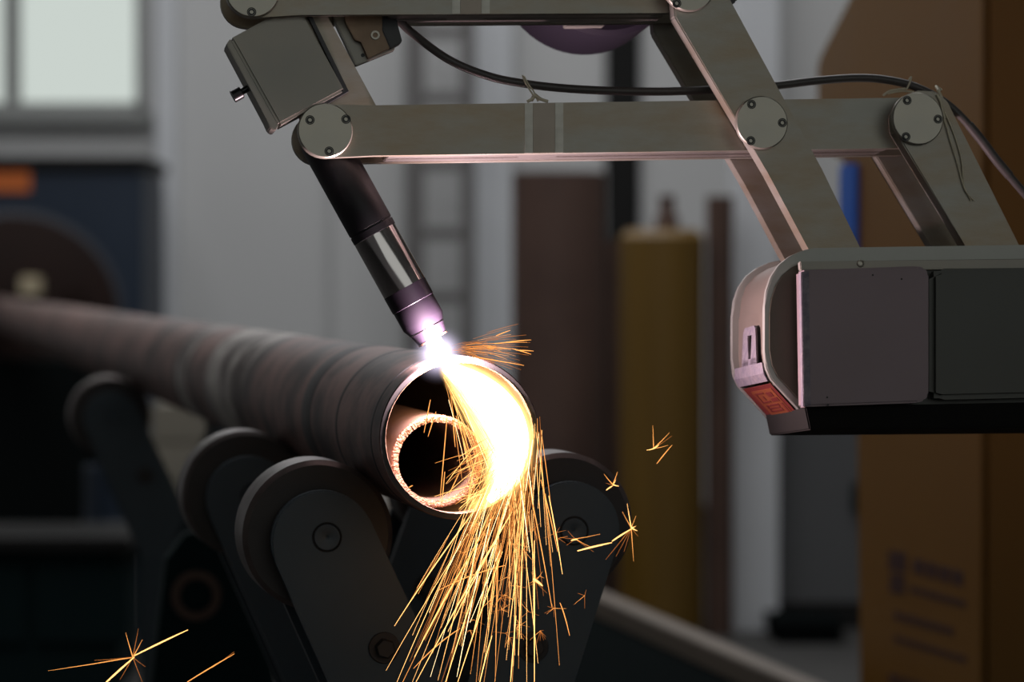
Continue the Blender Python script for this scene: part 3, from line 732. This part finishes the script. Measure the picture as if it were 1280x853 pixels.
# few fine sparks in front of the smaller pipe
for x0, y0, x1, y1 in ((559, 520, 550, 625), (556, 590, 552, 632), (574, 592, 560, 620), (545, 515, 535, 545), (538, 500, 530, 540), (566, 525, 569, 558), (578, 530, 585, 560), (570, 520, 592, 590), (576, 530, 600, 610), (511, 610, 516, 606)):
    p = PIPE.at(x0, y0, -0.004); q = PIPE.at(x1, y1, -0.010)
    strand(bm, p, q - p, 0.001, 4, 0.0005, 2)
# the fan to the right of the arc, above the pipe
for k in range(75):
    a = math.radians(random.gauss(4, 10)); L = random.uniform(14, 55); st = random.uniform(8, 62)
    x0, y0 = 556 + st * math.cos(a), 438 - st * math.sin(a)
    p = PIPE.at(x0, y0, 0.02); q = PIPE.at(x0 + L * math.cos(a), y0 - L * math.sin(a) + 3, 0.02 + random.uniform(-0.03, 0.03))
    strand(bm, p, q - p, 0.002, 4, random.uniform(0.00013, 0.00024), random.choice((2, 3, 3, 3)))
for x0, y0, x1, y1 in ((620, 420, 638, 412), (618, 430, 655, 425), (632, 428, 664, 424), (640, 436, 664, 442), (645, 438, 667, 438), (590, 446, 655, 456)):
    p = PIPE.at(x0, y0, 0.0); q = PIPE.at(x1, y1, -0.01)
    strand(bm, p, q - p, 0.001, 4, 0.0005, 2)
# little stars where sparks split on their way down
for k in range(34):
    c = PIPE.at(random.gauss(628, 36), random.uniform(650, 800), random.uniform(-0.07, -0.02))
    for q in range(random.randint(4, 7)):
        a = random.uniform(0, 2 * PI); L = random.uniform(5, 17) * PXM
        tube([c, c + Vector((math.cos(a) * L, random.uniform(-0.006, 0.006), math.sin(a) * L - 0.002))], [0.00022, 0.00008], 4, bm, random.choice((2, 3, 3)))
sh = obj('spark_shower', bm, MATS, None)
tag(sh, 'dense shower of orange sparks falling from the pipe mouth', 'sparks', None, 'stuff')

def burst(label, cx, cy, Yd, main, rays):
    """one exploding spark: bright streaks from a common point; pixel ends, material"""
    bm = bmesh.new(); c = W(cx, cy, Yd)
    for x0, y0, x1, y1, r, mi in main:
        a = W(x0, y0, Yd); b = W(x1, y1, Yd - 0.015)
        strand(bm, a, b - a, 0.0015, 5, r * 0.75, max(1, mi))
    for x, y, r, mi in rays:
        b = W(x, y, Yd + random.uniform(-0.02, 0.02))
        tube([c, c * 0.5 + b * 0.5 - Vector((0, 0, 0.0004)), b], [r * 0.8, r * 0.55, 0.0001], 4, bm, mi)
    o = obj('spark', bm, MATS, None)
    return tag(o, label, 'spark', 'single bursting sparks')
burst('large forked spark bursting in front of the right roller', 789, 660, 3.15, [(722, 689, 765, 677, 0.0011, 0), (765, 677, 789, 660, 0.0010, 0)],
      [(784, 630, 0.0006, 1), (778, 640, 0.0004, 2), (795, 645, 0.0004, 2), (797, 664, 0.0009, 1), (795, 658, 0.0008, 1), (792, 702, 0.0005, 2), (780, 690, 0.0003, 3), (757, 700, 0.0004, 3), (786, 644, 0.0005, 2), (798, 671, 0.0003, 3), (770, 696, 0.0003, 3)])
burst('small star-shaped spark at the top right rim of the right roller', 766, 606, 3.15, [(758, 613, 766, 606, 0.0008, 1)],
      [(755, 593, 0.0006, 2), (772, 590, 0.0006, 2), (774, 608, 0.0008, 1), (757, 604, 0.0003, 3), (770, 600, 0.0005, 1)])
burst('faint spark star beside the axle of the right roller arm', 719, 674, 3.15, [(714, 676, 722, 673, 0.0009, 1)],
      [(750, 668, 0.0004, 2), (738, 684, 0.0004, 2), (700, 672, 0.0003, 3), (708, 682, 0.0003, 3), (710, 664, 0.0003, 3), (742, 690, 0.0003, 3)])
burst('branching spark floating in front of the yellow cylinder', 817, 561, 3.15, [(821, 580, 840, 555, 0.0006, 2)],
      [(816, 532, 0.0005, 2), (837, 541, 0.0006, 2), (808, 563, 0.0006, 1), (835, 557, 0.0004, 2), (840, 545, 0.0003, 3), (824, 556, 0.0007, 1)])
burst('big diagonal spark with side rays at the lower left', 166, 822, 3.15, [(130, 856, 168, 820, 0.0012, 0), (168, 820, 235, 786, 0.0010, 0)],
      [(60, 839, 0.0006, 2), (157, 791, 0.0006, 2), (173, 786, 0.0004, 3), (178, 800, 0.0005, 2), (118, 826, 0.0004, 3), (178, 853, 0.0004, 3), (182, 834, 0.0003, 3), (150, 850, 0.0004, 3)])
burst('dim short spark streak at the lower left', 265, 835, 3.15, [(234, 853, 293, 816, 0.0007, 2)], [(293, 815, 0.0004, 3)])
burst('short curled bright spark among the falling shower', 670, 728, 3.12, [(667, 724, 678, 731, 0.0016, 0)], [(655, 735, 0.0003, 3), (664, 715, 0.0003, 3), (684, 742, 0.0003, 3)])

# ================================================================== housing of the arm's drive
HO = -0.040
hb = thing('drive_housing', 'long grey steel drive housing with mauve cover at the right edge', 'machine housing', (ARM.at(1470, 430, 0).x, ARM.at(1470, 430, 0).y, 0))
def hpart(name, pts, o0, o1, m, bevel=0.0012, parent=None, ref=HO, label=None, smooth=False):
    return obj(name, prism(ARM, pts, o0, o1, bevel, ref), m, parent or hb, smooth, label)
XR = 1500
def nose(dx=0.0):
    return [(1018 + dx, 310), (1004 + dx, 313), (988 + dx, 320), (974 + dx, 331), (964 + dx, 346), (958 + dx, 364), (956 + dx, 384), (956 + dx, 440), (958 + dx, 460), (964 + dx, 474), (1006 + dx, 520), (1024 + dx, 536)]
def outline(): return nose() + [(XR, 534), (XR, 303)]
hpart('front_flange', outline(), HO, HO + 0.010, 'house', 0.0012, smooth=30)
hpart('nose_shade', [(1000, 330), (990, 334), (978, 344), (969, 358), (964, 374), (962, 392), (962, 438), (965, 457), (972, 471), (1001, 503)], HO - 0.002, HO, 'nose', 0.0006, ref=HO - 0.002, label='dark olive brown shade on the flange nose')  # thin dark sheet that paints shade onto the flange face
hpart('rear_flange', outline(), 0.102, 0.112, 'house', 0.0012, smooth=30)
inner = [(1024, 316), (1008, 319), (993, 326), (980, 337), (971, 351), (966, 367), (964, 386), (964, 438), (966, 456), (972, 469), (1010, 512), (1026, 528), (XR, 528), (XR, 420), (1300, 420), (1300, 330), (1040, 330)]
hpart('end_wall', [(964, 386), (964, 438), (966, 456), (972, 469), (1010, 512), (1028, 530), (XR, 528), (XR, 470), (1060, 470), (1000, 440), (992, 386)], HO + 0.010, 0.102, 'house_end', 0.0, smooth=30)
hpart('end_wall', [(1018, 318), (1000, 322), (985, 331), (973, 345), (967, 364), (965, 386), (975, 386), (978, 366), (984, 350), (994, 338), (1006, 330), (1018, 327)], HO + 0.010, 0.102, 'house_end', 0.0, smooth=30)
hpart('box_body', [(1001, 327), (XR, 321), (XR, 500), (1003, 510)], HO - 0.012, HO, 'cover_green', 0.001, ref=HO - 0.012)
hpart('top_ledge', [(1000, 327), (XR, 322), (XR, 335), (1001, 338)], HO - 0.02, HO - 0.010, 'steel_dark', 0.001, ref=HO - 0.02)
gcov = hpart('side_cover', [(1162, 342), (1175, 336), (XR, 332), (XR, 492), (1175, 500), (1162, 496)], HO - 0.034, HO - 0.012, 'cover_green', 0.006, ref=HO - 0.03, smooth=30, label='dark olive cover panel')
mcov = hpart('service_cover', [(1002, 338), (1146, 333), (1155, 335), (1160, 343), (1160, 494), (1155, 501), (1146, 504), (1005, 509)], HO - 0.040, HO - 0.012, 'cover_mauve', 0.0025, ref=HO - 0.036, smooth=30, label='mauve painted service cover with rounded corners')
hpart('edge_trim', [(1001, 340), (1012, 339), (1014, 507), (1004, 509)], HO - 0.0405, HO - 0.03, 'zinc', 0.0008, parent=mcov, ref=HO - 0.04)
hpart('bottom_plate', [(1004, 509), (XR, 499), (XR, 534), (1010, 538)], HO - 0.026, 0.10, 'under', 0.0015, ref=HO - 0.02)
Q = ARM.at(1076, 329.5, HO - 0.0205)
obj('screw', lathe(Q, ARM.d, [(0.0006, 0.0045), (-0.0012, 0.004), (-0.0016, 0.0025), (0.0, 0.0022), (0.0, 0)], 18), 'steel_cap', hb, True)
for x, y in ((1035, 506.5), (1034, 497), (1091, 344), (1127, 349)):
    Q = ARM.at(x, y, HO - 0.0404)
    obj('rivet', disc(Q, ARM.d, 0.0011, 0.001, 10), 'screw', mcov)
# slotted bracket and sticker on the nose, between the two flanges
def on_nose(px_c, py, off): return ARM.at(px_c, py, HO) + ARM.d * (off - HO)
tl_ = ARM.x.normalized()
def nose_plate(name, rows, lift, thick, m, parent, hole=None):
    """rows of (point on the nose outline in pixels, depth range) joined into a plate that follows the nose"""
    bm = bmesh.new(); outer = []; innr = []
    for (px, py), (o0, o1), nrm in rows:
        n = Vector((nrm[0], 0, nrm[1])); n = (n - ARM.d * n.dot(ARM.d)).normalized()
        for lst, l in ((outer, lift + thick), (innr, lift)):
            b = ARM.at(px, py, HO)
            lst.append([b + ARM.d * (o0 - HO) + n * l, b + ARM.d * (o1 - HO) + n * l])
    for k in range(len(rows) - 1):
        add_prism(bm, [outer[k][0], outer[k][1], outer[k + 1][1], outer[k + 1][0]], [innr[k][0], innr[k][1], innr[k + 1][1], innr[k + 1][0]])
    return obj(name, bm, m, parent)
LFT = (-1.0, 0.0)
brk = nose_plate('slotted_bracket', [((964, 452), (-0.022, 0.098), LFT), ((965, 466), (-0.026, 0.101), LFT), ((970, 476), (-0.026, 0.101), LFT)], 0.004, 0.002, 'zinc', hb)
brk['label'] = 'speckled zinc bracket with a slot'
for o0, o1 in ((0.005, 0.022), (0.040, 0.060)):
    nose_plate('prong', [((964, 414), (o0, o1), LFT), ((964, 452), (o0 - 0.004, o1 + 0.006), LFT)], 0.004, 0.002, 'zinc', brk)
nose_plate('prong_tip', [((964, 403), (0.012, 0.052), LFT), ((964, 407), (0.006, 0.058), LFT), ((964, 414), (0.005, 0.060), LFT)], 0.004, 0.002, 'zinc', brk)
nose_plate('prong_foot', [((964, 444), (0.005, 0.060), LFT), ((964, 452), (0.002, 0.064), LFT)], 0.004, 0.002, 'zinc', brk)
CH = (-0.7, -0.7)
def chamf(f): return (972 + (1012 - 972) * f, 475 + (519 - 475) * f)
stk = nose_plate('warning_sticker', [(chamf(0.0), (-0.024, 0.096), CH), (chamf(0.98), (-0.024, 0.096), CH)], 0.004, 0.0012, 'sticker_red', hb)
stk['label'] = 'red warning sticker with orange print'
def ink(f0, f1, o0, o1, m, lift=0.0053): return nose_plate('print_mark', [(chamf(f0), (o0, o1), CH), (chamf(f1), (o0, o1), CH)], lift, 0.0004, m, stk)
ink(0.10, 0.80, -0.012, 0.074, 'sticker_orange')
for f0, f1, o0, o1 in ((0.16, 0.44, 0.060, 0.066), (0.16, 0.20, 0.030, 0.062), (0.40, 0.44, 0.030, 0.062), (0.26, 0.36, 0.040, 0.046), (0.18, 0.30, 0.000, 0.022), (0.34, 0.44, -0.006, 0.022),
                       (0.50, 0.54, 0.014, 0.060), (0.58, 0.62, 0.014, 0.060), (0.66, 0.70, 0.014, 0.060), (0.50, 0.70, 0.056, 0.062), (0.50, 0.58, 0.010, 0.015), (0.62, 0.70, 0.010, 0.015), (0.50, 0.75, -0.008, 0.000), (0.84, 0.87, -0.018, 0.085), (0.91, 0.94, -0.018, 0.085)):
    ink(f0, f1, o0, o1, 'sticker_red' if f0 < 0.8 else 'sticker_orange', 0.0058 if f0 < 0.8 else 0.0053)
# post that carries the housing, beyond the right edge
c = ARM.at(1470, 430, 0.03)
obj('post', bx((c.x - 0.05, c.y - 0.06, 0.03), (c.x + 0.16, c.y + 0.14, ARM.at(1470, 520, 0.03).z), 0.006), 'house', hb)
obj('post_foot', bx((c.x - 0.15, c.y - 0.16, 0), (c.x + 0.26, c.y + 0.24, 0.03), 0.006), 'house', hb)

# ================================================================== cable and string ties
cpts = [(440, -25), (470, 0), (497, 24), (515, 41), (560, 74), (610, 95), (655, 104.5), (700, 110), (760, 113.5), (830, 114.5), (890, 112), (960, 108), (1020, 101), (1075, 97.5), (1115, 101), (1150, 111), (1185, 131), (1215, 161), (1245, 200), (1290, 253), (1340, 310), (1400, 420)]
P3 = [ARM.at(x, y, 0.05 if x < 520 else (0.034 if x < 1200 else 0.034)) for x, y in cpts]
cb = thing('cable', 'dark rubber cable drooping over the lower bar of the arm', 'cable', P3[8])
obj('sheath', tube(smooth_pts(P3, 8), 0.0048, 12), 'rubber', cb, True)
j0 = [ARM.at(x, y, 0.034) for x, y in ((1211, 156), (1228, 177), (1246, 201), (1262, 220))]
obj('joint_sleeve', tube(smooth_pts(j0, 6), 0.0056, 12), 'rubber', cb, True)
def string(bm, pts, r, off):
    tube(smooth_pts([ARM.at(x, y, o) for (x, y), o in zip(pts, off if isinstance(off, (list, tuple)) else [off] * len(pts))], 6), r, 6, bm)
def tie(label, loops):
    bm = bmesh.new()
    for pts, r, off in loops: string(bm, pts, r, off)
    o = obj('cable_tie', bm, 'tie', None, True)
    return tag(o, label, 'tie', 'strings tying the cable')
tie('short knotted string tying the cable to the middle of the lower bar', [([(653, 94), (656, 102), (662, 112), (668, 121)], 0.0010, [0.026, 0.026, 0.027, 0.028]), ([(655, 95), (661, 106), (667, 114), (670, 122)], 0.0008, 0.029),
     ([(659, 127), (665, 124), (670, 120), (676, 124), (685, 127)], 0.0018, 0.03), ([(664, 126), (669, 119), (674, 126)], 0.0022, 0.032)])
tie('string wrapped round the cable above the right pivot cap', [([(1104, 119.5), (1112, 114), (1122, 112), (1132, 111)], 0.0014, 0.028), ([(1133, 112), (1137, 104), (1139, 96), (1136, 100)], 0.0010, 0.026), ([(1110, 117), (1126, 114), (1142, 115)], 0.0012, 0.03)])
tie('long string tied at the right pivot cap with two hanging ends', [([(1172, 112), (1177, 122), (1181, 135), (1179, 150)], 0.0018, -0.02), ([(1171, 118), (1176, 128), (1178, 138), (1181, 148)], 0.0014, -0.026),
     ([(1180, 148), (1188, 176), (1197, 205), (1206, 237), (1218, 251)], 0.0008, -0.0265), ([(1181, 140), (1194, 172), (1202, 202), (1205, 232), (1214, 251)], 0.0008, -0.026), ([(1174, 114), (1170, 108), (1176, 112)], 0.0016, [-0.02, 0.0, 0.02])])
